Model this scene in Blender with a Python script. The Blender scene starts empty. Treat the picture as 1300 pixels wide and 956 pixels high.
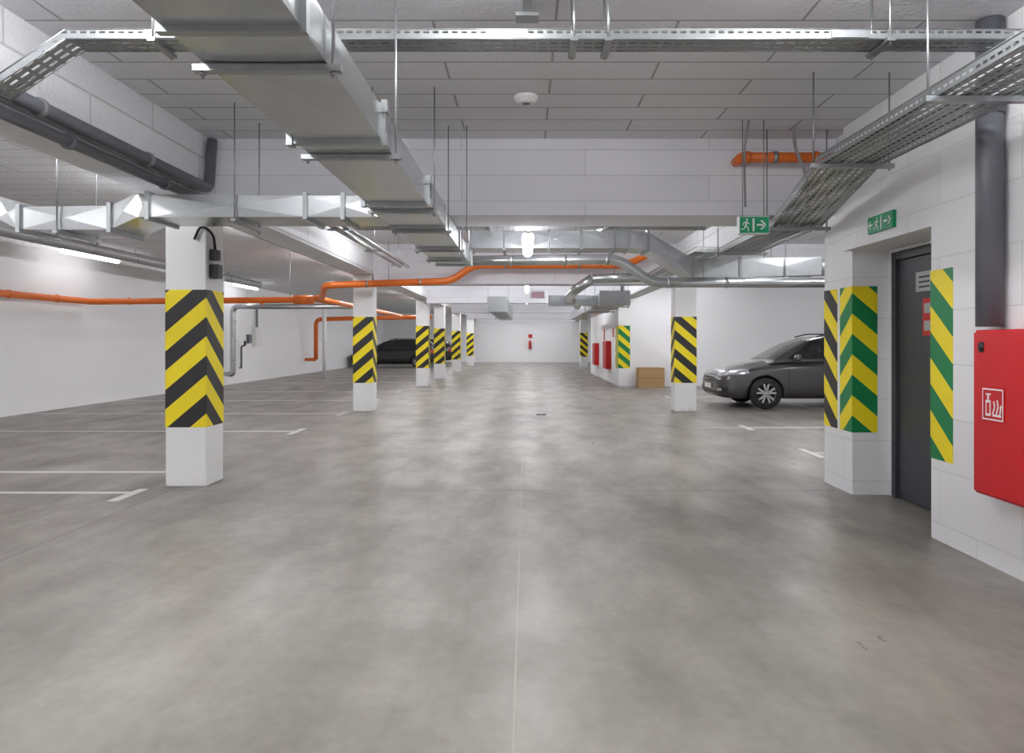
import bpy, bmesh, math, random
from mathutils import Vector, Matrix
from mathutils.bvhtree import BVHTree
random.seed(4)
sc = bpy.context.scene
try:
    sc.view_settings.view_transform = 'Standard'
    sc.view_settings.look = 'None'
except Exception: pass
LAMP = 63.0
CZ = 3.24
CT = CZ-.004
# ------------------------------------------------------------ materials
def newmat(name):
    m = bpy.data.materials.new(name); m.use_nodes = True
    nt = m.node_tree; b = nt.nodes['Principled BSDF']
    return m, nt, b
def simple(name, col, rough=.5, metal=0., emis=0., coat=0., bump=0., bscale=40.):
    m, nt, b = newmat(name)
    b.inputs['Base Color'].default_value = (*col, 1)
    b.inputs['Roughness'].default_value = rough
    b.inputs['Metallic'].default_value = metal
    if coat: b.inputs['Coat Weight'].default_value = coat; b.inputs['Coat Roughness'].default_value = .05
    if emis:
        b.inputs['Emission Color'].default_value = (*col, 1); b.inputs['Emission Strength'].default_value = emis
    n = nt.nodes.new('ShaderNodeTexNoise'); n.inputs['Scale'].default_value = bscale
    g = nt.nodes.new('ShaderNodeNewGeometry'); nt.links.new(g.outputs['Position'], n.inputs['Vector'])
    if not emis:
        mx = nt.nodes.new('ShaderNodeMix'); mx.data_type = 'RGBA'
        mx.inputs['A'].default_value = (*[c*.92 for c in col], 1); mx.inputs['B'].default_value = (*[min(1, c*1.06) for c in col], 1)
        nt.links.new(n.outputs['Fac'], mx.inputs['Factor']); nt.links.new(mx.outputs['Result'], b.inputs['Base Color'])
    if bump:
        bp = nt.nodes.new('ShaderNodeBump'); bp.inputs['Strength'].default_value = bump; bp.inputs['Distance'].default_value = .01
        nt.links.new(n.outputs['Fac'], bp.inputs['Height']); nt.links.new(bp.outputs['Normal'], b.inputs['Normal'])
    return m
def plaster(name, col, plane=None, bw=1.2, rh=.3, mort=.008, mfac=.72, nscale=60, bump=.25, var=.06, rough=.85, shift=(0,0), scuff=False):
    m, nt, b = newmat(name); L = nt.links.new
    b.inputs['Roughness'].default_value = rough
    g = nt.nodes.new('ShaderNodeNewGeometry')
    n1 = nt.nodes.new('ShaderNodeTexNoise'); n1.inputs['Scale'].default_value = 1.3; n1.inputs['Detail'].default_value = 5
    n2 = nt.nodes.new('ShaderNodeTexNoise'); n2.inputs['Scale'].default_value = nscale; n2.inputs['Detail'].default_value = 4
    L(g.outputs['Position'], n1.inputs['Vector']); L(g.outputs['Position'], n2.inputs['Vector'])
    mx = nt.nodes.new('ShaderNodeMix'); mx.data_type = 'RGBA'
    mx.inputs['A'].default_value = (*[c*(1-var) for c in col], 1); mx.inputs['B'].default_value = (*[min(1, c*(1+var)) for c in col], 1)
    L(n1.outputs['Fac'], mx.inputs['Factor'])
    out = mx.outputs['Result']; h = n2.outputs['Fac']
    sx = nt.nodes.new('ShaderNodeSeparateXYZ'); L(g.outputs['Position'], sx.inputs[0])
    if scuff:
        mr = nt.nodes.new('ShaderNodeMapRange'); mr.inputs['From Min'].default_value = 0; mr.inputs['From Max'].default_value = .32
        mr.inputs['To Min'].default_value = .10; mr.inputs['To Max'].default_value = -.2
        L(sx.outputs['Z'], mr.inputs['Value'])
        n3 = nt.nodes.new('ShaderNodeTexNoise'); n3.inputs['Scale'].default_value = 11; n3.inputs['Detail'].default_value = 6; n3.inputs['Roughness'].default_value = .75
        L(g.outputs['Position'], n3.inputs['Vector'])
        ad = nt.nodes.new('ShaderNodeMath'); ad.operation = 'ADD'; L(mr.outputs['Result'], ad.inputs[0]); L(n3.outputs['Fac'], ad.inputs[1])
        m4 = nt.nodes.new('ShaderNodeMapRange'); m4.inputs['From Min'].default_value = .60; m4.inputs['From Max'].default_value = .74
        L(ad.outputs[0], m4.inputs['Value'])
        mx3 = nt.nodes.new('ShaderNodeMix'); mx3.data_type = 'RGBA'; mx3.inputs['B'].default_value = (.6, .58, .55, 1)
        L(m4.outputs['Result'], mx3.inputs['Factor']); L(out, mx3.inputs['A']); out = mx3.outputs['Result']
    if plane:
        cx = nt.nodes.new('ShaderNodeCombineXYZ')
        for i, a in enumerate(plane):
            ad = nt.nodes.new('ShaderNodeMath'); ad.operation = 'ADD'; ad.inputs[1].default_value = shift[i] + 60
            L(sx.outputs[a], ad.inputs[0]); L(ad.outputs[0], cx.inputs[i])
        bk = nt.nodes.new('ShaderNodeTexBrick'); L(cx.outputs[0], bk.inputs['Vector'])
        bk.inputs['Scale'].default_value = 1; bk.inputs['Brick Width'].default_value = bw; bk.inputs['Row Height'].default_value = rh
        bk.inputs['Mortar Size'].default_value = mort; bk.inputs['Mortar Smooth'].default_value = .3
        bk.inputs['Color1'].default_value = (1, 1, 1, 1); bk.inputs['Color2'].default_value = (.94, .94, .95, 1); bk.inputs['Mortar'].default_value = (mfac, mfac, mfac, 1)
        m2 = nt.nodes.new('ShaderNodeMix'); m2.data_type = 'RGBA'; m2.blend_type = 'MULTIPLY'; m2.inputs['Factor'].default_value = 1
        L(out, m2.inputs['A']); L(bk.outputs['Color'], m2.inputs['B']); out = m2.outputs['Result']
        mm = nt.nodes.new('ShaderNodeMath'); mm.operation = 'MULTIPLY_ADD'; mm.inputs[1].default_value = -1.6
        L(bk.outputs['Fac'], mm.inputs[0]); L(h, mm.inputs[2]); h = mm.outputs[0]
    L(out, b.inputs['Base Color'])
    bp = nt.nodes.new('ShaderNodeBump'); bp.inputs['Strength'].default_value = bump; bp.inputs['Distance'].default_value = .012
    L(h, bp.inputs['Height']); L(bp.outputs['Normal'], b.inputs['Normal'])
    return m
M_wall = plaster('white_plaster', (.88, .88, .895), nscale=60, bump=.2, var=.02)
M_wallR = plaster('white_block_wall', (.86, .86, .875), plane=('Y', 'Z'), bw=.8, rh=.36, mort=.006, mfac=.86, nscale=45, bump=.3, var=.03)
M_beamX = plaster('white_block_beam', (.85, .85, .90), plane=('X', 'Z'), bw=2.3, rh=.24, mort=.006, mfac=.80, nscale=45, bump=.35, var=.04, shift=(.4, -.02))
M_beam = plaster('rough_beam', (.77, .77, .79), plane=('Y', 'Z'), bw=1.6, rh=.33, mort=.008, mfac=.7, nscale=32, bump=1., var=.08)
M_ceil = plaster('ceiling_blocks', (.80, .80, .825), plane=('X', 'Y'), bw=1.45, rh=.31, mort=.009, mfac=.52, nscale=36, bump=.9, var=.07)
M_pillar = plaster('pillar_paint', (.83, .83, .83), nscale=30, bump=.25, var=.05, scuff=True)
M_bar = simple('dark_rubber', (.02, .02, .022), .7)
def floor_mat():
    m, nt, b = newmat('polished_concrete'); L = nt.links.new
    g = nt.nodes.new('ShaderNodeNewGeometry')
    def noise(s, d, sc3=None, rot=0):
        n = nt.nodes.new('ShaderNodeTexNoise'); n.inputs['Scale'].default_value = s; n.inputs['Detail'].default_value = d
        n.inputs['Roughness'].default_value = .64
        if sc3:
            mp = nt.nodes.new('ShaderNodeMapping'); mp.inputs['Scale'].default_value = sc3; mp.inputs['Rotation'].default_value = (0, 0, rot)
            L(g.outputs['Position'], mp.inputs['Vector']); L(mp.outputs[0], n.inputs['Vector'])
        else: L(g.outputs['Position'], n.inputs['Vector'])
        return n
    a = noise(.7, 8); c = noise(14, 6); d = noise(1.3, 7, (1.6, .7, 1), .25)
    def mix(f, A, B, bl='MIX'):
        mx = nt.nodes.new('ShaderNodeMix'); mx.data_type = 'RGBA'; mx.blend_type = bl
        if f is None: mx.inputs['Factor'].default_value = 1
        else: L(f, mx.inputs['Factor'])
        for k, v in (('A', A), ('B', B)):
            if isinstance(v, tuple): mx.inputs[k].default_value = v
            else: L(v, mx.inputs[k])
        return mx.outputs['Result']
    def ramp(n, p0, p1):
        r = nt.nodes.new('ShaderNodeMapRange'); r.inputs['From Min'].default_value = p0; r.inputs['From Max'].default_value = p1
        L(n.outputs['Fac'], r.inputs['Value']); return r.outputs['Result']
    base = mix(ramp(a, .33, .67), (.190, .174, .154, 1), (.292, .272, .246, 1))
    tone = mix(ramp(c, .3, .7), (.90, .90, .90, 1), (1.05, 1.05, 1.05, 1))
    st = mix(ramp(d, .38, .66), (1.08, 1.08, 1.08, 1), (.80, .795, .79, 1))
    L(mix(None, mix(None, base, tone, 'MULTIPLY'), st, 'MULTIPLY'), b.inputs['Base Color'])
    rr = nt.nodes.new('ShaderNodeMapRange'); rr.inputs['From Min'].default_value = .3; rr.inputs['From Max'].default_value = .7
    rr.inputs['To Min'].default_value = .27; rr.inputs['To Max'].default_value = .48
    L(d.outputs['Fac'], rr.inputs['Value']); L(rr.outputs['Result'], b.inputs['Roughness'])
    b.inputs['Specular IOR Level'].default_value = .36
    bp = nt.nodes.new('ShaderNodeBump'); bp.inputs['Strength'].default_value = .06; bp.inputs['Distance'].default_value = .01
    L(c.outputs['Fac'], bp.inputs['Height']); L(bp.outputs['Normal'], b.inputs['Normal'])
    return m
M_floor = floor_mat()
def galv(name, c=.55, rough=.38, metal=.85):
    m, nt, b = newmat(name); L = nt.links.new
    g = nt.nodes.new('ShaderNodeNewGeometry')
    v = nt.nodes.new('ShaderNodeTexVoronoi'); v.inputs['Scale'].default_value = 26
    n = nt.nodes.new('ShaderNodeTexNoise'); n.inputs['Scale'].default_value = 3; n.inputs['Detail'].default_value = 4
    L(g.outputs['Position'], v.inputs['Vector']); L(g.outputs['Position'], n.inputs['Vector'])
    mx = nt.nodes.new('ShaderNodeMix'); mx.data_type = 'RGBA'
    mx.inputs['A'].default_value = (c*.86, c*.9, c*.92, 1); mx.inputs['B'].default_value = (c*1.10, c*1.14, c*1.15, 1)
    ad = nt.nodes.new('ShaderNodeMath'); ad.operation = 'MULTIPLY_ADD'; ad.inputs[1].default_value = .35
    sp = nt.nodes.new('ShaderNodeSeparateColor'); L(v.outputs['Color'], sp.inputs[0])
    L(sp.outputs[0], ad.inputs[0]); 
    m3 = nt.nodes.new('ShaderNodeMath'); m3.operation = 'MULTIPLY'; m3.inputs[1].default_value = .7
    L(n.outputs['Fac'], m3.inputs[0]); L(m3.outputs[0], ad.inputs[2]); L(ad.outputs[0], mx.inputs['Factor'])
    L(mx.outputs['Result'], b.inputs['Base Color'])
    b.inputs['Metallic'].default_value = metal; b.inputs['Roughness'].default_value = rough
    return m
M_galv = galv('galvanised_steel', .52, .27, .92)
M_rail = galv('galvanised_rail', .38, .38, .9)
def perforated(name, axes, pu, pv, hu, hv):
    m, nt, b = newmat(name); L = nt.links.new
    b.inputs['Base Color'].default_value = (.36, .38, .385, 1); b.inputs['Metallic'].default_value = .85; b.inputs['Roughness'].default_value = .4
    g = nt.nodes.new('ShaderNodeNewGeometry'); s = nt.nodes.new('ShaderNodeSeparateXYZ'); L(g.outputs['Position'], s.inputs[0])
    def hole(o, p, hw):
        a = nt.nodes.new('ShaderNodeMath'); a.operation = 'MULTIPLY_ADD'; a.inputs[1].default_value = 1/p; a.inputs[2].default_value = 500
        L(o, a.inputs[0])
        f = nt.nodes.new('ShaderNodeMath'); f.operation = 'FRACT'; L(a.outputs[0], f.inputs[0])
        c = nt.nodes.new('ShaderNodeMath'); c.operation = 'COMPARE'; c.inputs[1].default_value = .5; c.inputs[2].default_value = hw
        L(f.outputs[0], c.inputs[0]); return c.outputs[0]
    h1 = hole(s.outputs[axes[0]], pu, hu); h2 = hole(s.outputs[axes[1]], pv, hv)
    mm = nt.nodes.new('ShaderNodeMath'); mm.operation = 'MULTIPLY'; L(h1, mm.inputs[0]); L(h2, mm.inputs[1])
    al = nt.nodes.new('ShaderNodeMath'); al.operation = 'SUBTRACT'; al.inputs[0].default_value = 1; L(mm.outputs[0], al.inputs[1])
    L(al.outputs[0], b.inputs['Alpha'])
    return m
M_perfXY = perforated('perforated_tray_lateral', ('X', 'Y'), .06, .05, .34, .17)
M_perfYX = perforated('perforated_tray_long', ('Y', 'X'), .06, .045, .36, .2)
M_perfXZ = perforated('perforated_rail_lateral', ('X', 'Z'), .05, .05, .3, .12)
M_perfYZ = perforated('perforated_rail_long', ('Y', 'Z'), .05, .05, .3, .14)
def stripes(name, c1, c2, period=.36, off=0.):
    m, nt, b = newmat(name); L = nt.links.new
    tc = nt.nodes.new('ShaderNodeTexCoord'); s = nt.nodes.new('ShaderNodeSeparateXYZ'); L(tc.outputs['Object'], s.inputs[0])
    ax = nt.nodes.new('ShaderNodeMath'); ax.operation = 'ABSOLUTE'; L(s.outputs['X'], ax.inputs[0])
    ay = nt.nodes.new('ShaderNodeMath'); ay.operation = 'ABSOLUTE'; L(s.outputs['Y'], ay.inputs[0])
    a = nt.nodes.new('ShaderNodeMath'); a.operation = 'ADD'; L(ax.outputs[0], a.inputs[0]); L(ay.outputs[0], a.inputs[1])
    z = nt.nodes.new('ShaderNodeMath'); z.operation = 'MULTIPLY_ADD'; z.inputs[1].default_value = .85; L(a.outputs[0], z.inputs[0]); L(s.outputs['Z'], z.inputs[2])
    d = nt.nodes.new('ShaderNodeMath'); d.operation = 'MULTIPLY_ADD'; d.inputs[1].default_value = 1/period; d.inputs[2].default_value = 10+off; L(z.outputs[0], d.inputs[0])
    f = nt.nodes.new('ShaderNodeMath'); f.operation = 'FRACT'; L(d.outputs[0], f.inputs[0])
    g = nt.nodes.new('ShaderNodeMath'); g.operation = 'GREATER_THAN'; g.inputs[1].default_value = .5; L(f.outputs[0], g.inputs[0])
    mx = nt.nodes.new('ShaderNodeMix'); mx.data_type = 'RGBA'; mx.inputs['A'].default_value = (*c1, 1); mx.inputs['B'].default_value = (*c2, 1)
    L(g.outputs[0], mx.inputs['Factor']); L(mx.outputs['Result'], b.inputs['Base Color'])
    n = nt.nodes.new('ShaderNodeTexNoise'); n.inputs['Scale'].default_value = 50; L(tc.outputs['Object'], n.inputs['Vector'])
    bp = nt.nodes.new('ShaderNodeBump'); bp.inputs['Strength'].default_value = .3; bp.inputs['Distance'].default_value = .008
    L(n.outputs['Fac'], bp.inputs['Height']); L(bp.outputs['Normal'], b.inputs['Normal'])
    b.inputs['Roughness'].default_value = .5
    return m
YEL = (.90, .72, .01)
M_by = stripes('black_yellow_paint', (.018, .018, .02), YEL, off=.1)
M_gy = stripes('green_yellow_paint', (.0, .20, .06), YEL, off=.55)
M_orange = simple('orange_pvc', (.78, .17, .02), .35)
M_grey = simple('grey_pvc', (.12, .125, .145), .4)
M_greyL = simple('insulated_pipe', (.38, .38, .39), .5, .5)
M_white = simple('white_enamel', (.82, .82, .82), .4)
M_red = simple('red_enamel', (.54, .006, .012), .4)
M_green = simple('sign_green', (.0, .28, .12), .4)
M_sw = simple('sign_white', (.85, .86, .85), .5)
M_door = simple('door_anthracite', (.045, .048, .058), .42)
M_steel = simple('zinc_rod', (.36, .36, .38), .35, .8)
M_line = simple('line_paint', (.60, .59, .565), .55, bump=.2, bscale=14)
M_joint = simple('joint_filler', (.34, .32, .28), .6)
M_jdark = simple('joint_cut', (.18, .17, .155), .8)
M_card = simple('cardboard', (.42, .27, .12), .8)
M_tape = simple('packing_tape', (.30, .19, .08), .4)
M_black = simple('black_plastic', (.015, .015, .017), .45)
M_glow = simple('lamp_or_fill_diffuser', (.985, .985, 1.), .4, emis=LAMP)  # shared by the real battens and the added fill battens
M_glow2 = simple('lamp_diffuser_dim', (.985, .985, 1.), .4, emis=LAMP*.13)
M_glow_fill = simple('fill_diffuser', (.985, .985, 1.), .4, emis=LAMP*.8)  # emission of the added foreground fill battens only
M_cable = simple('cable_sheath', (.05, .05, .055), .5)
M_cableg = simple('cable_sheath_grey', (.30, .30, .31), .5)

# ------------------------------------------------------------ mesh builder
class MB:
    def __init__(s): s.v = []; s.f = []; s.m = []; s.s = []
    def add(s, vs, fs, mi=0, sm=False):
        o = len(s.v); s.v += [Vector(p) for p in vs]
        for f in fs: s.f.append([i+o for i in f]); s.m.append(mi); s.s.append(sm)
    def box(s, x0, x1, y0, y1, z0, z1, mi=0):
        s.add([(x0,y0,z0),(x1,y0,z0),(x1,y1,z0),(x0,y1,z0),(x0,y0,z1),(x1,y0,z1),(x1,y1,z1),(x0,y1,z1)],
              [(0,3,2,1),(4,5,6,7),(0,1,5,4),(1,2,6,5),(2,3,7,6),(3,0,4,7)], mi)
    def hexa(s, r0, r1, mi=0):
        s.add(list(r0)+list(r1), [(0,3,2,1),(4,5,6,7),(0,1,5,4),(1,2,6,5),(2,3,7,6),(3,0,4,7)], mi)
    def tube(s, pts, r, mi=0, n=12, fil=0., caps=True):
        P = [Vector(p) for p in pts]
        if fil > 0 and len(P) > 2:
            Q = [P[0]]
            for i in range(1, len(P)-1):
                a, b, c = P[i-1], P[i], P[i+1]; d1 = (a-b); d2 = (c-b)
                q = min(fil, d1.length*.48, d2.length*.48); p1 = b+d1.normalized()*q; p2 = b+d2.normalized()*q
                for k in range(7):
                    t = k/6; Q.append(p1*(1-t)**2+b*2*t*(1-t)+p2*t*t)
            Q.append(P[-1]); P = Q
        T = []
        for i in range(len(P)):
            if i == 0: t = P[1]-P[0]
            elif i == len(P)-1: t = P[-1]-P[-2]
            else: t = (P[i]-P[i-1]).normalized()+(P[i+1]-P[i]).normalized()
            T.append(t.normalized())
        up = Vector((0, 0, 1)) if abs(T[0].z) < .9 else Vector((1, 0, 0))
        u = T[0].cross(up).normalized(); vs = []
        for i, p in enumerate(P):
            u = (u-T[i]*u.dot(T[i])).normalized(); w = T[i].cross(u)
            for k in range(n):
                a = 2*math.pi*k/n; vs.append(p+u*(math.cos(a)*r)+w*(math.sin(a)*r))
        fs = []
        for i in range(len(P)-1):
            for k in range(n):
                k2 = (k+1) % n; fs.append((i*n+k, i*n+k2, (i+1)*n+k2, (i+1)*n+k))
        s.add(vs, fs, mi, True)
        if caps:
            o = len(s.v)-len(vs)
            s.f.append([o+k for k in range(n)][::-1]); s.m.append(mi); s.s.append(False)
            s.f.append([o+(len(P)-1)*n+k for k in range(n)]); s.m.append(mi); s.s.append(False)
    def lathe(s, c, prof, mi=0, n=32, axis='y', sm=True):
        c = Vector(c); vs = []; fs = []
        for (r, h) in prof:
            for k in range(n):
                a = 2*math.pi*k/n; x, z = math.cos(a)*r, math.sin(a)*r
                vs.append(c+(Vector((x, h, z)) if axis == 'y' else Vector((x, z, h)) if axis == 'z' else Vector((h, x, z))))
        for i in range(len(prof)-1):
            for k in range(n):
                k2 = (k+1) % n; fs.append((i*n+k, i*n+k2, (i+1)*n+k2, (i+1)*n+k))
        s.add(vs, fs, mi, sm)
    def duct(s, rings, mi=0, poke=.008):
        for a, b in zip(rings[:-1], rings[1:]):
            a = [Vector(p) for p in a]; b = [Vector(p) for p in b]
            cen = sum(a+b, Vector())/8
            for k in range(4):
                q = [a[k], a[(k+1)%4], b[(k+1)%4], b[k]]; c = sum(q, Vector())/4
                nrm = (q[1]-q[0]).cross(q[3]-q[0]).normalized()
                if nrm.dot(c-cen) < 0: nrm = -nrm
                c2 = c+nrm*poke
                s.add(q+[c2], [(0,1,4),(1,2,4),(2,3,4),(3,0,4)], mi)
        s.add(rings[0], [(0,1,2,3)], mi); s.add(rings[-1], [(3,2,1,0)], mi)
    def build(s, name, mats, parent=None, origin=(0,0,0), bevel=0., fix=True):
        o = Vector(origin); me = bpy.data.meshes.new(name)
        me.from_pydata([tuple(p-o) for p in s.v], [], s.f)
        for m in mats: me.materials.append(m)
        for p, mi, sm in zip(me.polygons, s.m, s.s): p.material_index = mi; p.use_smooth = sm
        if fix:
            bm = bmesh.new(); bm.from_mesh(me); bmesh.ops.recalc_face_normals(bm, faces=bm.faces); bm.to_mesh(me); bm.free()
        me.update()
        ob = bpy.data.objects.new(name, me); sc.collection.objects.link(ob); ob.location = o
        if parent: ob.parent = parent; ob.location = o-parent.location
        if bevel:
            bv = ob.modifiers.new('bevel', 'BEVEL'); bv.width = bevel; bv.segments = 2; bv.limit_method = 'ANGLE'
        return ob
def empty(name, loc=(0,0,0)):
    e = bpy.data.objects.new(name, None); sc.collection.objects.link(e); e.location = loc; e.empty_display_size = .2
    return e
def one_box(name, d, mat, bevel=0):
    b = MB(); b.box(*d); return b.build(name, [mat], origin=((d[0]+d[1])/2, (d[2]+d[3])/2, d[4]), bevel=bevel)

# ------------------------------------------------------------ room shell
Y0, YB, XL, XR = -4.0, 46.7, -9.4, 10.0
one_box('floor', (XL, XR, Y0, YB, -.2, 0), M_floor)
one_box('ceiling', (XL, XR, Y0, YB, CZ, CZ+.25), M_ceil)
one_box('wall_left', (XL-.2, XL, Y0, YB, -.2, CZ+.25), M_wall)
one_box('wall_back', (XL-.2, XR+.2, YB, YB+.2, -.2, CZ+.25), M_wall)
one_box('wall_front', (XL-.2, XR+.2, Y0-.2, Y0, -.2, CZ+.25), M_wall)
one_box('wall_right', (XR, XR+.2, Y0, YB, -.2, CZ+.25), M_wall)
b = MB()
b.box(2.8, 3.2, Y0, 4.9, 0, CZ); b.box(2.8, 3.2, 4.9, 6.26, 2.15, CZ); b.box(3.26, 3.45, Y0, 6.26, 0, CZ)
b.box(3.2, 3.26, Y0, 5.12, 0, CZ); b.box(3.2, 3.26, 5.12, 6.26, 2.13, CZ); b.box(3.2, 3.26, 6.2, 6.26, 0, 2.13)
b.box(2.88, XR, 6.26, 6.84, 0, CZ)
b.build('wall_stairwell', [M_wallR])
b = MB(); b.box(2.8, XR, 21.5, 30.7, 0, CZ); b.build('wall_service_core', [M_wall])
for d in ((-3.36, -2.95, Y0, YB, 2.66, CZ),):
    one_box('beam_longitudinal', d, M_beam)
for d in ((2.9, 3.3, 7.25, 13.7, 2.66, CZ), (2.9, 3.3, 14.2, 21.5, 2.66, CZ), (2.9, 3.3, 30.7, YB, 2.66, CZ)):
    one_box('beam_longitudinal', d, M_beam)
one_box('beam_cross', (-2.95, 2.88, 6.6, 7.25, 2.53, CZ), M_beamX)
for y in (13.7,):
    one_box('beam_cross', (-2.95, XR, y, y+.5, 2.47, CZ), M_beamX)
for y in (21.0, 28.0, 35.0, 41.5):
    one_box('beam_cross', (-2.95, 2.8 if y < 31 else 2.9, y, y+.45, 2.5, CZ), M_beamX)

# ------------------------------------------------------------ pillars
def pillar(x0, x1, y0, y1, ztop, corner, mat, name='concrete_pillar'):
    e = empty(name, ((x0+x1)/2, (y0+y1)/2, 0))
    b = MB(); b.box(x0, x1, y0, y1, 0, ztop); b.build('column', [M_pillar], e, bevel=.012)
    t = .004; b = MB(); b.box(x0-t, x1+t, y0-t, y1+t, .55, 1.84)
    b.build('hazard_band', [mat], e, origin=(corner[0], corner[1], 0), bevel=.012)
    return e
for y in (6.6, 13.75, 21.6, 25.8, 32.0, 40.0):
    pillar(-3.36, -2.98, y, y+.38, 2.66, (-2.98, y), M_by)
pillar(2.88, 3.3, 13.73, 14.1, 2.47, (2.88, 13.73), M_by)
pillar(2.9, 3.3, 38.0, 38.38, 2.66, (2.9, 38.0), M_by)
t = .004
b = MB()
b.box(2.88-t, 2.88, 6.26-t, 6.50, .55, 1.84); b.box(2.88, 3.10, 6.26-t, 6.26, .55, 1.84)
b.build('wall_corner_green_band', [M_gy], origin=(2.88, 6.26, 0))
b = MB(); b.box(2.88-t, 2.88, 6.56, 6.84+t, .55, 1.84); b.box(2.88, 3.1, 6.84, 6.84+t, .55, 1.84)
b.build('wall_corner_black_band', [M_by], origin=(2.88, 6.84, 0))
b = MB(); b.box(2.8-t, 2.8, 4.65, 4.9+t, .55, 1.84); b.box(2.8, 3.05, 4.9, 4.9+t, .55, 1.84)
b.build('wall_corner_green_band', [M_gy], origin=(2.8, 4.9, 0))
b = MB(); b.box(2.8-t, 2.8, 21.5-t, 22.2, .55, 1.84); b.box(2.8, 3.15, 21.5-t, 21.5, .55, 1.84)
b.build('wall_corner_green_band', [M_gy], origin=(2.8, 21.5, 0))

# ------------------------------------------------------------ floor markings
b = MB(); h = .003
def mark(x0, x1, y0, y1): b.box(x0, x1, y0, y1, 0, h)
for y in (7.3, 10.65, 13.3, 16.3, 19.2, 23.6, 28, 31, 34, 36, 39.3, 42):
    mark(XL+.02, -3.5, y, y+.09)
    if y != 7.3: mark(-3.5, -3.41, y-.3, y+.39)
mark(XL+.02, -3.55, 6.3, 6.38); mark(-3.55, -3.46, 6.0, 6.5)
for y in (8.55, 11.1, 17.3):
    mark(3.5, XR-.02, y, y+.09); mark(3.41, 3.5, y-.3, y+.39)
mark(2.7, 3.4, 11.1, 11.17)
b.build('parking_line_markings', [M_line])
b = MB()
b.box(-.047, -.040, Y0, YB, 0, .001, 0)
b.box(-3.24, -3.235, Y0, 6.58, 0, .001, 1)
b.box(XL, 2.8, 6.43, 6.434, 0, .001, 1)
b.build('floor_joints', [M_joint, M_jdark])
b = MB(); b.lathe((.28, 13.1, 0), [(.14, 0), (.14, .006), (.11, .006), (.0, .006)], 0, axis='z', sm=False)
for k in range(-3, 4): b.box(.28-.09, .28+.09, 13.1+k*.028-.006, 13.1+k*.028+.006, .006, .008, 1)
b.build('floor_drain', [M_rail, M_bar])

# ------------------------------------------------------------ ducts
def rect_y(y, x0, x1, z0, z1): return [(x0,y,z0),(x1,y,z0),(x1,y,z1),(x0,y,z1)]
def rect_x(x, y0, y1, z0, z1): return [(x,y0,z0),(x,y1,z0),(x,y1,z1),(x,y0,z1)]
def hanger(b, x0, x1, y, z, mi=1, top=CT, ro=.012):
    b.box(x0, x1, y-.02, y+.02, z-.024, z, mi)
    for x in (x0+.03, x1-.03):
        b.tube([(x, y, z-.045), (x, y, top)], .006, 2, n=6)
        b.tube([(x, y, z-.034), (x, y, z-.024)], ro, 2, n=6)
b = MB()
X0, X1, ZB, ZT = -1.13, -.70, 2.33, 2.49
st = [.4, 1.3, 2.21, 3.45, 5.0, 6.0, 7.35, 8.3, 9.0]
b.duct([rect_y(y, X0, X1, ZB, ZT) for y in st], 0, .005)
for y in st:
    f = .02; b.duct([rect_y(y-.018, X0-f, X1+f, ZB-f, ZT+f), rect_y(y+.018, X0-f, X1+f, ZB-f, ZT+f)], 1, 0)
for y in (2.5, 3.7, 5.25, 6.2): hanger(b, X0-.04, X1+.05, y, ZB-.006, top=CT)
for y in (7.5, 8.4): hanger(b, X0-.05, X1+.05, y, ZB-.006)
for y in (3.45, 5.0):
    for x in (X0-.03, X1+.0):
        b.box(x, x+.03, y-.03, y+.03, ZB-.03, ZB+.03, 1); b.box(x, x+.03, y-.03, y+.03, ZT-.03, ZT+.03, 1)
b.duct([rect_y(5.1, X0-.02, X1+.02, ZB-.004, ZT+.01), rect_y(5.9, X0-.02, X1+.02, ZB-.004, ZT+.01)], 0, .002)
b.build('ventilation_duct', [M_galv, M_rail, M_steel])
b = MB(); ya, yb = 5.62, 6.08
seq = [(-1.17, 2.34, 2.51), (-1.75, 2.34, 2.51), (-3.0, 2.34, 2.52), (-3.08, 2.34, 2.53), (-3.3, 2.24, 2.43), (-4.02, 2.24, 2.42), (-4.2, 2.33, 2.51), (-6, 2.33, 2.51), (-8.6, 2.33, 2.51)]
b.duct([rect_x(x, ya, yb, z0, z1) for x, z0, z1 in seq], 0)
for x, z0, z1 in (seq[1], seq[2], seq[4], seq[5], seq[7], (-1.45, 2.34, 2.51)):
    f = .022; b.duct([rect_x(x-.016, ya-f, yb+f, z0-f, z1+f), rect_x(x+.016, ya-f, yb+f, z0-f, z1+f)], 1, 0)
for x in (-2.3, -3.7, -4.6, -6.5):
    zb = 2.23 if x == -3.7 else 2.32
    b.box(x-.02, x+.02, ya-.06, yb+.06, zb-.025, zb, 1)
    for y in (ya-.03, yb+.03): b.tube([(x, y, zb-.05), (x, y, CT if not -3.4 < x < -2.9 else 2.65)], .006, 2, n=6)
b.build('ventilation_duct', [M_galv, M_rail, M_steel])
b = MB(); ya, yb = 9.6, 10.1
seq = [(-.75, 2.62, 2.86), (.0, 2.62, 2.86), (.75, 2.62, 2.86), (1.4, 2.62, 2.86), (1.65, 2.60, 2.84), (2.25, 2.22, 2.48), (2.9, 2.22, 2.48), (4.0, 2.26, 2.5)]
b.duct([rect_x(x, ya, yb, z0, z1) for x, z0, z1 in seq], 0)
for x, z0, z1 in seq[:-1]:
    f = .024; b.duct([rect_x(x-.016, ya-f, yb+f, z0-f, z1+f), rect_x(x+.016, ya-f, yb+f, z0-f, z1+f)], 1, 0)
for x, z in ((-.3, 2.61), (1.2, 2.61), (3.5, 2.23)):
    b.box(x-.02, x+.02, ya-.06, yb+.06, z-.025, z, 1)
    for y in (ya-.03, yb+.03): b.tube([(x, y, z-.05), (x, y, CT)], .006, 2, n=6)
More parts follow.
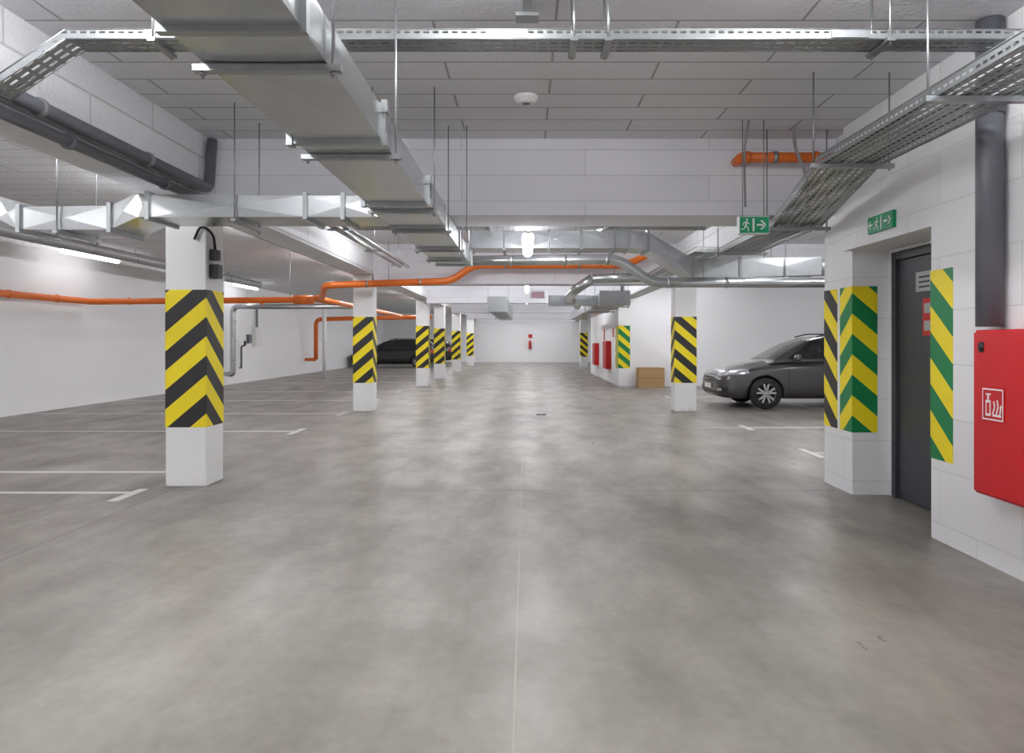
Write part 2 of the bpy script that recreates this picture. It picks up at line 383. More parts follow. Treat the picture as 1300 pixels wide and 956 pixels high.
b.tube([(4.0, 9.85, 2.38), (4.3, 9.85, 2.4), (4.5, 9.85, 2.7), (4.5, 9.85, CT)], .12, 0, fil=.2)
b.build('ventilation_duct', [M_galv, M_rail, M_steel])
b = MB()
pts = [(-.9, 9.2, 2.4), (1.2, 9.2, 2.42), (1.62, 9.2, 2.12), (4.2, 9.2, 2.12)]
b.tube(pts, .066, 0, n=16, fil=.16)
for x, z in ((-.2, 2.405), (.5, 2.41), (1.05, 2.415), (1.85, 2.12), (2.6, 2.12)):
    b.tube([(x-.02, 9.2, z), (x+.02, 9.2, z)], .073, 1, n=16)
for x, z in ((.3, 2.41), (2.3, 2.12)): b.tube([(x, 9.2, z), (x, 9.2, CT)], .006, 1, n=6)
b.build('round_duct', [M_galv, M_rail])
b = MB()
b.duct([rect_y(y, -.95, -.5, 2.14, 2.46) for y in (17.8, 19.2, 20.6, 22.2, 24, 26)], 0)
for y in (17.8, 19.2, 20.6, 22.2): b.duct([rect_y(y-.02, -.98, -.47, 2.11, 2.49), rect_y(y+.02, -.98, -.47, 2.11, 2.49)], 1, 0)
for y in (18.4, 23): hanger(b, -1.02, -.43, y, 2.11)
b.build('ventilation_duct', [M_galv, M_rail, M_steel])
b = MB()
b.duct([rect_y(y, 1.6, 2.2, 2.16, 2.42) for y in (15.2, 17.2, 19.2, 21.2, 23.2, 26)], 0)
b.duct([rect_x(x, 16.0, 16.5, 2.18, 2.4) for x in (1.6, .9, .5)], 0)
for y in (15.2, 17.2, 19.2): b.duct([rect_y(y-.02, 1.57, 2.23, 2.13, 2.45), rect_y(y+.02, 1.57, 2.23, 2.13, 2.45)], 1, 0)
for y in (15.8, 18.4): hanger(b, 1.5, 2.3, y, 2.14)
b.build('ventilation_duct', [M_galv, M_rail, M_steel])
b = MB(); b.tube([(1.2, 12.9, 2.5), (.9, 12.9, 2.3), (.9, 15, 2.3), (1.3, 18, 2.25)], .09, 0, n=14, fil=.2)
b.tube([(1.2, 12.9, 2.5), (2.2, 12.9, 2.52)], .09, 0, n=14)
b.tube([(1.6, 12.9, 2.5), (1.6, 12.9, CT)], .006, 0, n=6)
b.build('round_duct', [M_galv])

# ------------------------------------------------------------ pipes
def clamp(b, p, ax, r, mi):
    p = Vector(p); a = Vector(ax)*.018; b.tube([p-a, p+a], r, mi, n=16)
b = MB()
b.tube([(-8, 7, 3.06), (-8, 21.2, 3.06)], .1, 0, n=18)
for y in (8.5, 10, 11.5, 13, 14.5, 16, 17.2, 19, 20.5):
    clamp(b, (-8, y, 3.06), (0,1,0), .106, 1); b.tube([(-8, y, 3.16), (-8, y, CT)], .008, 1, n=6)
b.build('insulated_pipe', [M_greyL, M_rail])
b = MB()
R = .066
b.tube([(-9.2, 3, 2.2), (-9.2, 15, 2.2), (-4.6, 15, 2.24), (-4.2, 14.6, 2.26), (-3.8, 13.4, 2.42), (-1.4, 13.4, 2.5), (-1.0, 13.4, 2.8), (1.9, 13.4, 2.8), (2.4, 13.4, 3.05), (2.4, 13.4, CT)], R, 0, n=14, fil=.2)
for p, a in [((-9.2, y, 2.2), (0,1,0)) for y in (6, 9.5, 12.6, 13.9)] + [((x, 15, 2.21), (1,0,0)) for x in (-8.4, -7, -5.6)]:
    clamp(b, p, a, R+.012, 0)
for x, z in ((-3, 2.44), (-2, 2.48), (-.4, 2.8), (1.0, 2.8)): clamp(b, (x, 13.4, z), (1,0,0), R+.008, 1)
for x in (-7.5, -6.4, -5): b.tube([(x, 15, 2.25), (x, 15, CT)], .006, 1, n=6)
b.tube([(-2.6, 13.4, 2.44), (-2.6, 13.4, CT)], .006, 1, n=6)
b.tube([(-4.4, 14.75, 2.25), (-4.6, 17.5, 2.3), (-4.6, 26, 2.3)], R, 0, n=14)
b.tube([(-4.9, 15, 2.24), (-4.5, 15, 2.24)], R+.03, 0, n=14)
b.build('drain_pipe_orange', [M_orange, M_rail])
b = MB()
b.tube([(-8.9, 30, .6), (-8.9, 30, 2.3), (-7.2, 30, 2.35), (-4.0, 30, 2.4)], .09, 0, n=12, fil=.25)
for z in (1.0, 1.7): clamp(b, (-8.9, 30, z), (0,0,1), .105, 0)
b.tube([(-9.35, 30, .6), (-8.9, 30, .6)], .07, 0)
b.build('drain_pipe_orange', [M_orange, M_rail])
b = MB()
b.tube([(1.95, 6.42, 3.02), (2.78, 6.42, 3.02)], .045, 0, n=14)
for x in (2.0, 2.25, 2.62): clamp(b, (x, 6.42, 3.02), (1,0,0), .056, 0 if x != 2.25 else 1)
b.tube([(1.95, 6.42, 3.02), (1.95, 6.59, 3.02)], .045, 0)
b.build('drain_pipe_orange', [M_orange, M_rail])
b = MB()
b.tube([(-2.885, Y0+.05, 2.74), (-2.885, 6.45, 2.74), (-2.885, 6.52, CT-.03)], .045, 0, n=14, fil=.08)
b.tube([(-2.905, Y0+.05, 2.62), (-2.905, 6.35, 2.62)], .038, 0, n=14)
for y in (1.5, 3, 4.2, 5.4): clamp(b, (-2.885, y, 2.74), (0,1,0), .056, 1); clamp(b, (-2.905, y+.3, 2.62), (0,1,0), .048, 0)
b.build('grey_pipe', [M_grey, M_rail])
b = MB()
b.tube([(-3.5, 7.2, 2.76), (-3.5, 20, 2.76)], .05, 0, n=12)
for y in (8.5, 10.5, 12.5, 15): b.tube([(-3.5, y, 2.76), (-3.5, y, CT)], .006, 1, n=6); clamp(b, (-3.5, y, 2.76), (0,1,0), .06, 1)
b.build('grey_pipe', [M_grey, M_rail])
b = MB()
b.tube([(2.72, 4.16, 1.44), (2.72, 4.16, CT)], .073, 0, n=20)
clamp(b, (2.72, 4.16, 2.72), (0,0,2.2), .079, 0)
b.build('grey_riser_pipe', [M_grey])
b = MB()
b.tube([(-9.25, 22, .35), (-9.1, 22, .35), (-9.1, 22, 2.45), (-5.2, 22, 2.45)], .085, 0, n=14, fil=.2)
for z in (.8, 1.4, 2): clamp(b, (-9.1, 22, z), (0,0,1), .095, 0)
b.tube([(-8.6, 21.8, 2.45), (-8.6, 21.8, CT)], .006, 0, n=6)
b.tube([(-9.3, 21.4, 1.0), (-9.3, 21.4, 2.4)], .02, 0, n=8)
b.tube([(-9.38, 22, .35), (-9.2, 22, .35)], .06, 0)
b.build('round_duct', [M_galv])
b = MB(); b.tube([(-7.4, 26, 0), (-7.4, 26, CT)], .07, 0, n=14); clamp(b, (-7.4, 26, 1.4), (0,0,2), .08, 0); b.build('white_downpipe', [M_white])
b = MB(); b.box(-9.395, -9.25, 24.3, 24.8, 1.2, 1.85, 0); b.box(-9.25, -9.24, 24.34, 24.76, 1.24, 1.81, 0)
b.tube([(-9.33, 24.5, 1.85), (-9.33, 24.5, 2.6)], .02, 1, n=8); b.tube([(-9.33, 24.62, 1.85), (-9.33, 24.62, 2.6)], .02, 1, n=8)
b.box(-9.395, -9.3, 23.8, 24.05, 1.3, 1.6, 1)
b.build('electrical_box', [M_white, M_grey], bevel=.006)
b = MB(); b.tube([(-9.32, 23.2, .5), (-9.32, 23.2, 1.2), (-9.2, 23.2, 1.25)], .03, 0, n=10, fil=.08); b.lathe((-9.2, 23.2, 1.3), [(.0,-.01),(.09,-.01),(.09,.01),(0,.01)], 1, axis='x'); b.tube([(-9.39,23.2,.5),(-9.32,23.2,.5)],.02,0)
b.build('wall_valve', [M_grey, M_black])

# ------------------------------------------------------------ cable trays
b = MB()
def tray_x(x0, x1, y0, y1, z, hgt=.05):
    b.add([(x0,y0,z),(x1,y0,z),(x1,y1,z),(x0,y1,z)], [(0,1,2,3)], 0)
    for y in (y0, y1): b.add([(x0,y,z),(x1,y,z),(x1,y,z+hgt),(x0,y,z+hgt)], [(0,1,2,3)], 1)
    for y in (y0, y1): b.tube([(x0, y, z+hgt), (x1, y, z+hgt)], .004, 2, n=6); b.tube([(x0, y, z), (x1, y, z)], .004, 2, n=6)
tray_x(-2.42, 2.78, 3.72, 3.88, 2.94)
for y in (3.72, 3.88):
    b.add([(-2.42,y,2.94),(-2.42,y,2.99),(-2.82,y,2.72),(-2.82,y,2.67)], [(0,1,2,3)], 1)
    b.tube([(-2.42,y,2.99),(-2.82,y,2.72)], .004, 2, n=6); b.tube([(-2.42,y,2.94),(-2.82,y,2.67)], .004, 2, n=6)
b.add([(-2.42,3.72,2.94),(-2.42,3.88,2.94),(-2.82,3.88,2.67),(-2.82,3.72,2.67)], [(0,1,2,3)], 0)
for x in (-1.95, .25, .43, 1.9):
    b.box(x-.02, x+.02, 3.68, 3.92, 2.915, 2.935, 2)
    b.tube([(x, 3.70, 2.9), (x, 3.70, CT)], .006, 2, n=6); b.tube([(x, 3.90, 2.9), (x, 3.90, CT)], .006, 2, n=6)
for x in (-1.9, -.1, 1.7): b.box(x-.1, x+.1, 3.712, 3.716, 2.945, 2.985, 2)
for i in range(5): b.tube([(-2.42, 3.74+i*.03, 2.952), (2.5, 3.74+i*.03, 2.952)], .009, 3, n=6)
b.build('cable_tray', [M_perfXY, M_perfXZ, M_rail, M_cableg], fix=False)
b = MB()
stn = [(1.2, 2.12, 2.6), (5.0, 2.06, 2.6), (6.35, 2.2, 2.38), (8.2, 2.25, 2.38), (9.4, 2.25, 2.55), (13.2, 2.25, 2.56)]
w = .44
for (ya, xa, za), (yb, xb, zb) in zip(stn[:-1], stn[1:]):
    b.add([(xa,ya,za),(xa+w,ya,za),(xb+w,yb,zb),(xb,yb,zb)], [(0,1,2,3)], 0)
    for d in (0, w):
        b.add([(xa+d,ya,za),(xb+d,yb,zb),(xb+d,yb,zb+.06),(xa+d,ya,za+.06)], [(0,1,2,3)], 1)
        b.tube([(xa+d,ya,za+.06),(xb+d,yb,zb+.06)], .005, 2, n=6); b.tube([(xa+d,ya,za),(xb+d,yb,zb)], .005, 2, n=6)
for i in range(7):
    dx = .05+i*.055
    b.tube([(xa_+dx, y_, z_+.014+random.random()*.01) for (y_, xa_, z_) in stn], .011, 4 if i % 2 else 3, n=6)
for y, x, z in ((3.6, 2.08, 2.595), (4.96, 2.05, 2.595), (6.3, 2.18, 2.37), (8.1, 2.23, 2.37)):
    b.box(x-.06, x+w+.08, y-.02, y+.02, z-.03, z, 2)
    for xx in (x-.04, x+w+.05): b.tube([(xx, y, z-.05), (xx, y, CT)], .006, 2, n=6)
b.build('cable_tray', [M_perfYX, M_perfYZ, M_rail, M_cable, M_cableg], fix=False)
b = MB(); tray_x(-2.0, 2.1, 8.0, 8.3, 2.66, .06)
for x in (-1.4, -.4, .9):
    b.box(x-.02, x+.02, 7.95, 8.35, 2.63, 2.65, 2)
    for y in (7.97, 8.33): b.tube([(x, y, 2.62), (x, y, CT)], .006, 2, n=6)
for i in range(5): b.tube([(-1.9, 8.05+i*.05, 2.675), (2.0, 8.05+i*.05, 2.675)], .012, 3, n=6)
b.build('cable_tray', [M_perfXY, M_perfXZ, M_rail, M_cable], fix=False)
b = MB()
for x, z in ((-2.35, 2.75), (-2.2, 2.75)):
    b.tube([(x, 7.4, z), (x, 13.2, z)], .03, 0, n=10)
for y in (8.6, 10.6, 12.6): b.box(-2.41, -2.14, y-.015, y+.015, 2.70, 2.72, 1); b.tube([(-2.27, y, 2.7), (-2.27, y, CT)], .006, 1, n=6)
b.build('service_pipes', [M_galv, M_rail])
b = MB(); b.box(-.02, .03, 2.0, 4.05, 3.19, CT, 0); b.box(-.06, .07, 3.95, 4.05, 3.17, 3.19, 0); b.build('ceiling_strut', [M_rail])

b = MB()
b.tube([(-.52, 6.2, CT), (-.52, 6.2, 2.3)], .005, 0, n=6)
b.build('threaded_rod', [M_steel])
b = MB(); b.tube([(2.35, 6.2, CT), (2.38, 6.3, 3.1), (2.5, 6.3, 2.8), (2.5, 6.3, 2.45)], .014, 0, n=8, fil=.1); b.build('cable_conduit', [M_cableg])
b = MB(); b.tube([(1.9, 6.05, CT), (1.86, 6.05, 3.0), (1.87, 6.05, 2.5)], .01, 0, n=8, fil=.1); b.build('cable_conduit', [M_cableg])

# ------------------------------------------------------------ lamps, real and added fill
def batten(x, y0, y1, z, top=CT, glow=None, r=.045):
    e = empty('batten_lamp_or_fill', (x, (y0+y1)/2, z))  # used for real battens and for added fill battens
    b = MB(); b.box(x-.03, x+.03, y0, y1, z+.03, z+.055)
    if top > z+.07:
        for y in (y0+.2, y1-.2): b.tube([(x, y, z+.055), (x, y, top)], .006, 0, n=6)
    b.build('housing', [M_white], e)
    b = MB(); n = 12; vs = []
    for yy in (y0+.03, y1-.03):
        for k in range(n+1):
            a = math.radians(-40+260*k/n); vs.append((x+math.cos(a)*r, yy, z-math.sin(a)*r))
    b.add(vs, [(k, k+1, n+2+k, n+1+k) for k in range(n)] + [tuple(range(n+1)), tuple(range(2*n+1, n, -1))], 0)
    b.build('diffuser', [glow or M_glow], e)
HZ = CZ-.075
batten(.02, 7.55, 8.85, 2.47, r=.06)
for y in (16.2, 23.5, 30.5, 37, 43.5): batten(.02, y, y+1.4, 2.72 if y > 17 else 2.6)
for y in (13.4, 21.3): batten(-8.8, y, y+1.9, 3.08, glow=M_glow2)
for x, y in ((-1.9, -2.6), (1.6, -2.6), (-1.9, .6), (1.6, .6), (-.2, 2.3), (-2.2, 2.3), (1.6, 2.3)): batten(x, y, y+1.3, HZ, glow=M_glow_fill)  # fill battens added overhead, out of view, to light the foreground
for y in (-2, 1.2, 4.6, 7.6, 11, 15, 19, 22.2, 26, 30, 34, 38, 42): batten(-4.3, y, y+1.5, HZ)  # added fill battens, hidden behind the longitudinal beam
for y in (-1.5, 2.2): batten(-7, y, y+1.5, HZ)  # added out-of-view battens, more fill for the left bay
for y in (10.6, 15.5, 18.5, 24.5, 32, 38.5, 43):  # added aisle fill battens, tucked out of sight between cross beams
    batten(-1.7, y, y+1.3, HZ); batten(1.2, y+.2, y+1.5, HZ)
for y in (7.6, 10.6, 15.6, 19): batten(4.2, y, y+1.5, HZ)  # unseen fill battens added to light the right bay
for x, y in ((7, 8.5), (7, 17), (6.5, 33), (6.5, 41)): batten(x, y, y+1.5, HZ)  # further unseen battens added as fill on the right side

b = MB(); b.lathe((0, 5.45, CT), [(.0,-.055),(.055,-.055),(.075,-.045),(.078,-.03),(.092,-.03),(.095,0)], 0, axis='z', n=32)
b.lathe((0, 5.45, CT), [(.0,-.058),(.03,-.056)], 1, axis='z'); b.build('smoke_detector', [M_white, M_grey])
b = MB(); b.box(.1, .42, 16.0, 16.06, 2.33, 2.5, 0); b.tube([(.26,16.03,2.5),(.26,16.03,CT)],.006,0,n=6); b.box(.12,.4,15.995,16.0,2.35,2.48,1)
b.build('emergency_exit_sign', [M_white, simple('pink_panel', (.75, .5, .6), .5)])

# ------------------------------------------------------------ exit signs
def fill2d(b, polys, fn, mi):
    for P in polys:
        b.add([fn(u, v) for u, v in P], [tuple(range(len(P)))], mi)
def circ(cx, cy, r, n=10): return [(cx+math.cos(2*math.pi*k/n)*r, cy+math.sin(2*math.pi*k/n)*r) for k in range(n)]
def seg(x0, y0, x1, y1, w):
    d = Vector((x1-x0, y1-y0)); d.normalize(); nx, ny = -d.y*w/2, d.x*w/2
    return [(x0+nx, y0+ny), (x0-nx, y0-ny), (x1-nx, y1-ny), (x1+nx, y1+ny)]
def man(ox, s):
    P = [circ(ox+.52*s, .82, .08*s), seg(ox+.5*s, .72, ox+.42*s, .42, .14*s), seg(ox+.42*s, .44, ox+.62*s, .3, .09*s), seg(ox+.62*s, .32, ox+.62*s, .1, .08*s),
         seg(ox+.4*s, .44, ox+.3*s, .24, .09*s), seg(ox+.3*s, .26, ox+.08*s, .2, .08*s), seg(ox+.5*s, .68, ox+.72*s, .55, .07*s), seg(ox+.46*s, .68, ox+.24*s, .6, .07*s), seg(ox+.25*s, .6, ox+.2*s, .45, .06*s)]
    return P
e = empty('exit_sign', (1.93, 6.0, 2.34))
b = MB(); b.box(1.80, 2.06, 6.0, 6.06, 2.265, 2.415, 0); b.build('housing', [M_white], e, bevel=.004)
b = MB(); b.box(1.808, 2.052, 5.996, 6.0, 2.272, 2.408, 0)
fn = lambda u, v: (1.808+u*.136, 5.9945, 2.272+v*.136)
fill2d(b, man(.02, .8), fn, 1); fill2d(b, [[(.78, .1), (.9, .1), (.9, .9), (.78, .9)]], fn, 1)
fill2d(b, [seg(1.05, .5, 1.45, .5, .12), seg(1.3, .78, 1.6, .5, .1), seg(1.3, .22, 1.6, .5, .1)], fn, 1)
b.build('pictogram', [M_green, M_sw], e, fix=False)
b = MB()
for x in (1.84, 2.02): b.tube([(x, 6.03, 2.415), (x, 6.03, CT)], .004, 0, n=6)
b.build('suspension_rods', [M_steel], e)
e = empty('exit_sign', (2.79, 5.55, 2.28))
b = MB(); b.box(2.77, 2.798, 5.36, 5.75, 2.22, 2.35, 0); b.build('panel', [M_green], e)
b = MB(); fn = lambda u, v: (2.7685, 5.75-u*.13, 2.22+v*.13)
fill2d(b, man(.7, .9)+[[(1.6, .1), (1.72, .1), (1.72, .9), (1.6, .9)]], fn, 0)
fill2d(b, [seg(.2, .5, .65, .5, .12), seg(.15, .5, .38, .75, .1), seg(.15, .5, .38, .25, .1), seg(1.95, .5, 2.4, .5, .12), seg(2.75, .5, 2.5, .75, .1), seg(2.75, .5, 2.5, .25, .1)], fn, 0)
b.build('pictogram', [M_sw], e, fix=False)

# ------------------------------------------------------------ door
e = empty('door_1', (3.2, 5.66, 0))
b = MB(); b.box(3.215, 3.255, 5.2, 6.12, .01, 2.05); b.build('leaf', [M_door], e, bevel=.004)
b = MB(); b.box(3.19, 3.259, 5.125, 5.195, 0, 2.125); b.box(3.19, 3.259, 6.125, 6.195, 0, 2.125); b.box(3.19, 3.259, 5.195, 6.125, 2.055, 2.125)
b.build('frame', [M_door], e, bevel=.004)
b = MB(); b.box(3.2, 3.214, 5.27, 5.31, .95, 1.15); b.tube([(3.205, 5.29, 1.08), (3.16, 5.29, 1.08), (3.16, 5.42, 1.08)], .011, 0, n=8, fil=.02); b.build('handle', [M_rail], e)
b = MB(); b.box(3.209, 3.214, 5.58, 5.84, 1.76, 1.92, 0)
for k in range(3): b.box(3.207, 3.209, 5.64, 5.79, 1.79+k*.04, 1.803+k*.04, 1)
b.box(3.209, 3.214, 5.60, 5.74, 1.40, 1.70, 2); b.box(3.207, 3.209, 5.625, 5.715, 1.58, 1.66, 0); b.box(3.207, 3.209, 5.625, 5.715, 1.44, 1.52, 0)
b.build('door_notices', [simple('paper_grey', (.38, .39, .40), .6), M_bar, M_red], e)

# ------------------------------------------------------------ red hydrant cabinet
def cabinet(x, y0, y1, z0, z1, sign=True):
    e = empty('fire_hose_cabinet', (x+.09, (y0+y1)/2, z0))
    b = MB(); b.box(x+.02, 2.798, y0, y1, z0, z1); b.build('case', [M_red], e, bevel=.008)
    b = MB(); b.box(x, x+.018, y0+.015, y1-.015, z0+.015, z1-.015); b.build('door_panel', [M_red], e, bevel=.006)
    b = MB(); b.lathe((x, y1-.09, z1-.1), [(0,-.012),(.018,-.012),(.022,0)], 0, axis='x', n=16); b.box(x-.004, x, y1-.11, y1-.07, z1-.13, z1-.07, 0); b.build('lock', [M_black], e)
    if sign:
        ya, za, s = y1-.1, z0+.44, .19
        b = MB(); b.box(x-.004, x, ya-s, ya, za, za+s, 0)
        fn = lambda u, v: (x-.0055, ya-u*s, za+v*s)
        fill2d(b, [seg(.05, .05, .95, .05, .04), seg(.95, .03, .95, .97, .04), seg(.95, .95, .05, .95, .04), seg(.05, .97, .05, .03, .04)], fn, 1)
        fill2d(b, [[(.18,.15),(.42,.15),(.42,.62),(.18,.62)], seg(.3,.6,.3,.78,.08), seg(.2,.8,.42,.8,.05), seg(.5,.2,.6,.45,.06), seg(.6,.45,.55,.6,.06), seg(.66,.2,.75,.45,.06), seg(.75,.45,.7,.65,.06), seg(.5,.18,.88,.18,.06), seg(.82,.2,.88,.5,.06)], fn, 1)
        fill2d(b, [[(.23,.22),(.37,.22),(.37,.55),(.23,.55)]], lambda u, v: (x-.0065, ya-u*s, za+v*s), 0)
        b.build('hose_pictogram', [M_red, M_sw], e, fix=False)
cabinet(2.64, 3.2, 4.2, .46, 1.42)
cabinet(2.62, 23.3, 24.3, .45, 1.38); cabinet(2.62, 27.2, 28.1, .45, 1.3)
b = MB(); b.box(2.785, 2.798, 22.6, 22.9, 1.5, 1.8); b.box(2.785, 2.798, 25.2, 25.5, 1.4, 1.8); b.build('fire_sign', [M_red])

e = empty('pillar_switch_box', (-2.93, 6.72, 2.1))
b = MB(); b.box(-2.98, -2.90, 6.66, 6.78, 1.95, 2.08); b.box(-2.98, -2.91, 6.66, 6.76, 2.12, 2.22); b.build('case', [M_black], e, bevel=.008)
b = MB(); b.tube([(-2.94, 6.7, 2.22), (-2.92, 6.62, 2.36), (-3.02, 6.575, 2.44), (-3.08, 6.58, 2.3)], .012, 0, n=8, fil=.08); b.build('cable', [M_black], e)

b = MB(); b.box(3.3, 4.05, 20.75, 21.3, 0, .58, 0); b.box(3.3, 4.05, 20.745, 20.75, .27, .31, 1); b.box(3.3, 3.67, 20.74, 21.31, .58, .588, 0); b.box(3.68, 4.05, 20.74, 21.31, .58, .588, 0); b.box(3.66, 3.69, 20.74, 21.3, .588, .592, 1)
b.build('cardboard_box', [M_card, M_tape])
b = MB(); b.lathe((.25, 46.55, .9), [(0,0),(.08,0),(.09,.03),(.09,.42),(.05,.5),(.03,.52),(.03,.58),(0,.58)], 0, axis='z', n=16); b.tube([(.25,46.55,1.42),(.32,46.5,1.3),(.34,46.5,1.0)], .015, 1, n=6, fil=.05); b.box(.2,.3,46.6,46.69,1.1,1.3,1)
b.build('fire_extinguisher', [M_red, M_black])
b = MB(); b.box(.15, .4, 46.68, 46.69, 1.6, 1.85, 0); b.build('fire_sign', [M_red])

# ------------------------------------------------------------ cars
M_glass = simple('car_glass', (.02, .022, .025), .06, coat=.5)
M_tyre = simple('tyre_rubber', (.02, .02, .02), .8)
M_alloy = simple('alloy_wheel', (.6, .6, .61), .35, .7)
M_chrome = simple('chrome', (.75, .75, .77), .15, 1.)
M_head = simple('headlamp_glass', (.5, .52, .55), .1, .3, coat=1.)
M_seam = simple('panel_gap', (.01, .01, .01), .8)
M_taill = simple('tail_lamp', (.4, .01, .01), .2, coat=1.)
def car(loc, paint):
    e = empty('car', loc); L = Vector(loc)
    dg = bpy.context.evaluated_depsgraph_get
    def loft(name, rows, mats, sub=2):
        m = MB(); n = len(rows[0])
        vs = [p for r in rows for p in r]
        fs = [(i*n+k, i*n+(k+1) % n, (i+1)*n+(k+1) % n, (i+1)*n+k) for i in range(len(rows)-1) for k in range(n)]
        fs += [tuple(range(n))[::-1], tuple((len(rows)-1)*n+k for k in range(n))]
        m.add(vs, fs, 0, True); o = m.build(name, mats, None)
        s = o.modifiers.new('sub', 'SUBSURF'); s.levels = sub; s.render_levels = sub
        return o
    st = [(0.0,.56,.30,.64,.58),(.05,.70,.23,.71,.64),(.2,.815,.19,.80,.72),(.5,.865,.19,.885,.79),(.9,.885,.19,.95,.86),(1.2,.89,.19,1.0,.90),(1.6,.895,.19,.99,.92),(2.4,.895,.19,.99,.935),
          (3.2,.895,.19,1.0,.95),(3.9,.885,.2,1.0,.965),(4.3,.86,.24,1.0,.965),(4.5,.80,.28,.98,.93),(4.57,.70,.34,.92,.85)]
    rows = []
    for x, w, zb, zt, zs in st:
        hf = [(w*.8, zb), (w*.96, zb+.05), (w, zb+(zs-zb)*.35), (w*.985, zb+(zs-zb)*.62), (w*.99, zs-.07), (w*.93, zs), (w*.55, zt-.012)]
        row = [(x, 0, zb)]+[(x, y, z) for y, z in hf]+[(x, 0, zt)]+[(x, -y, z) for y, z in hf[::-1]]
        rows.append(row)
    body = loft('body', rows, [paint, M_black])
    dgr = dg(); bvh = BVHTree.FromObject(body, dgr)
    cut = MB()
    for wx in (.93, 3.57):
        for sy in (1, -1):
            cut.tube([(wx, sy*.60, .32), (wx, sy*1.1, .32)], .355, 1, n=40)
    co = cut.build('cutter', [paint, M_black])
    bo = body.modifiers.new('bool', 'BOOLEAN'); bo.operation = 'DIFFERENCE'; bo.object = co; bo.solver = 'EXACT'
    dgr = dg(); me = bpy.data.meshes.new_from_object(body.evaluated_get(dgr), depsgraph=dgr)
    body.modifiers.clear(); body.data = me; bpy.data.objects.remove(co)
    body.parent = e
    prof = [(1.0,.93),(1.12,1.0),(1.5,1.22),(1.9,1.41),(2.25,1.475),(2.8,1.50),(3.4,1.49),(4.0,1.44),(4.2,1.37),(4.36,1.15),(4.46,.96)]
    rows = []
    for x, z in prof:
        ze = z-.035; yr = .81-(max(ze, .93)-.93)*.40; fr = 1. if 1.3 < x < 4.2 else .93
        yr *= fr; bw = .83*fr
        rows.append([(x, bw, .88), (x, bw-.01, min(.95, ze)), (x, yr, ze), (x, yr*.9, z-.01), (x, yr*.5, z), (x, -yr*.5, z), (x, -yr*.9, z-.01), (x, -yr, ze), (x, -bw+.01, min(.95, ze)), (x, -bw, .88)])
    cab = loft('cabin', rows, [paint]); dgr = dg(); bvc = BVHTree.FromObject(cab, dgr); cab.parent = e
    def patch(b, bv, q, d, mi, n=8, m=6, off=.006):
        d = Vector(d).normalized(); q = [Vector(p) for p in q]; g = []
        for j in range(m+1):
            for i in range(n+1):
                u, v = i/n, j/m
                p = (q[0]*(1-u)+q[1]*u)*(1-v)+(q[3]*(1-u)+q[2]*u)*v
                h = bv.ray_cast(p-d*.9, d)
                g.append(h[0]+(h[1] if h[1].dot(d) < 0 else -h[1])*off if h[0] is not None else None)
        for j in range(m):
            for i in range(n):
                k = [j*(n+1)+i, j*(n+1)+i+1, (j+1)*(n+1)+i+1, (j+1)*(n+1)+i]
                if all(g[a] is not None for a in k): b.add([g[a] for a in k], [(0,1,2,3)], mi, True)
    b = MB()
    for s in (1, -1):
        d = (0, -s, 0)
        def Q(pts): return [(x, s*.9, z) for x, z in pts]
        patch(b, bvc, Q([(1.38,1.0),(2.42,1.0),(2.42,1.425),(1.93,1.37)]), d, 0)
        patch(b, bvc, Q([(2.49,1.0),(3.36,1.0),(3.36,1.425),(2.49,1.43)]), d, 0)
        patch(b, bvc, Q([(3.43,1.0),(4.16,1.06),(3.98,1.35),(3.43,1.42)]), d, 0)
    patch(b, bvc, [(1.14,-.72,1.0),(1.14,.72,1.0),(1.86,.56,1.405),(1.86,-.56,1.405)], (.5,0,-.87), 0)
    patch(b, bvc, [(4.42,-.68,1.02),(4.42,.68,1.02),(4.2,.56,1.36),(4.2,-.56,1.36)], (-.9,0,-.2), 0)
    b.build('windows', [M_glass], e, fix=False).location = (0,0,0)
    b = MB()
    for s in (1, -1):
        d = (0, -s, 0)
        def Q(pts): return [(x, s*.95, z) for x, z in pts]
        for xs in (1.38, 2.455, 3.33):
            patch(b, bvh, Q([(xs,.27),(xs+.012,.27),(xs+.012,.93),(xs,.93)]), d, 0, 1, 10, .003)
        patch(b, bvh, Q([(1.38,.27),(3.1,.27),(3.1,.28),(1.38,.28)]), d, 0, 10, 1, .003)
        patch(b, bvh, Q([(1.33,.2),(3.15,.2),(3.15,.255),(1.33,.255)]), d, 1, 10, 1, .006)
        patch(b, bvh, Q([(1.42,.945),(3.9,.965),(3.9,.98),(1.42,.96)]), d, 2, 14, 1, .01)
        patch(b, bvh, [(-.02, s*.50, .62),(.5, s*.93, .72),(.42, s*.93, .80),(.0, s*.5, .70)], (.8, -s*.6, 0), 3, 10, 4, .008)
        patch(b, bvh, [(-.02, s*.52, .33),(.14, s*.80, .33),(.14, s*.80, .44),(-.02, s*.52, .42)], (.9, -s*.3, 0), 1, 5, 3, .006)
        patch(b, bvh, [(.0, s*.6, .36),(.06, s*.72, .36),(.06, s*.72, .41),(.0, s*.6, .41)], (.9, -s*.3, 0), 3, 3, 3, .012)
        patch(b, bvh, [(4.6, s*.6, .74),(4.3, s*.92, .76),(4.3, s*.92, .92),(4.6, s*.6, .9)], (-.7, -s*.7, 0), 4, 6, 4, .008)
    patch(b, bvh, [(-.1,-.47,.52),(-.1,.47,.52),(-.1,.45,.63),(-.1,-.45,.63)], (1,0,0), 1, 10, 3, .008)
    patch(b, bvh, [(-.1,-.44,.57),(-.1,.44,.57),(-.1,.44,.585),(-.1,-.44,.585)], (1,0,0), 2, 10, 1, .014)
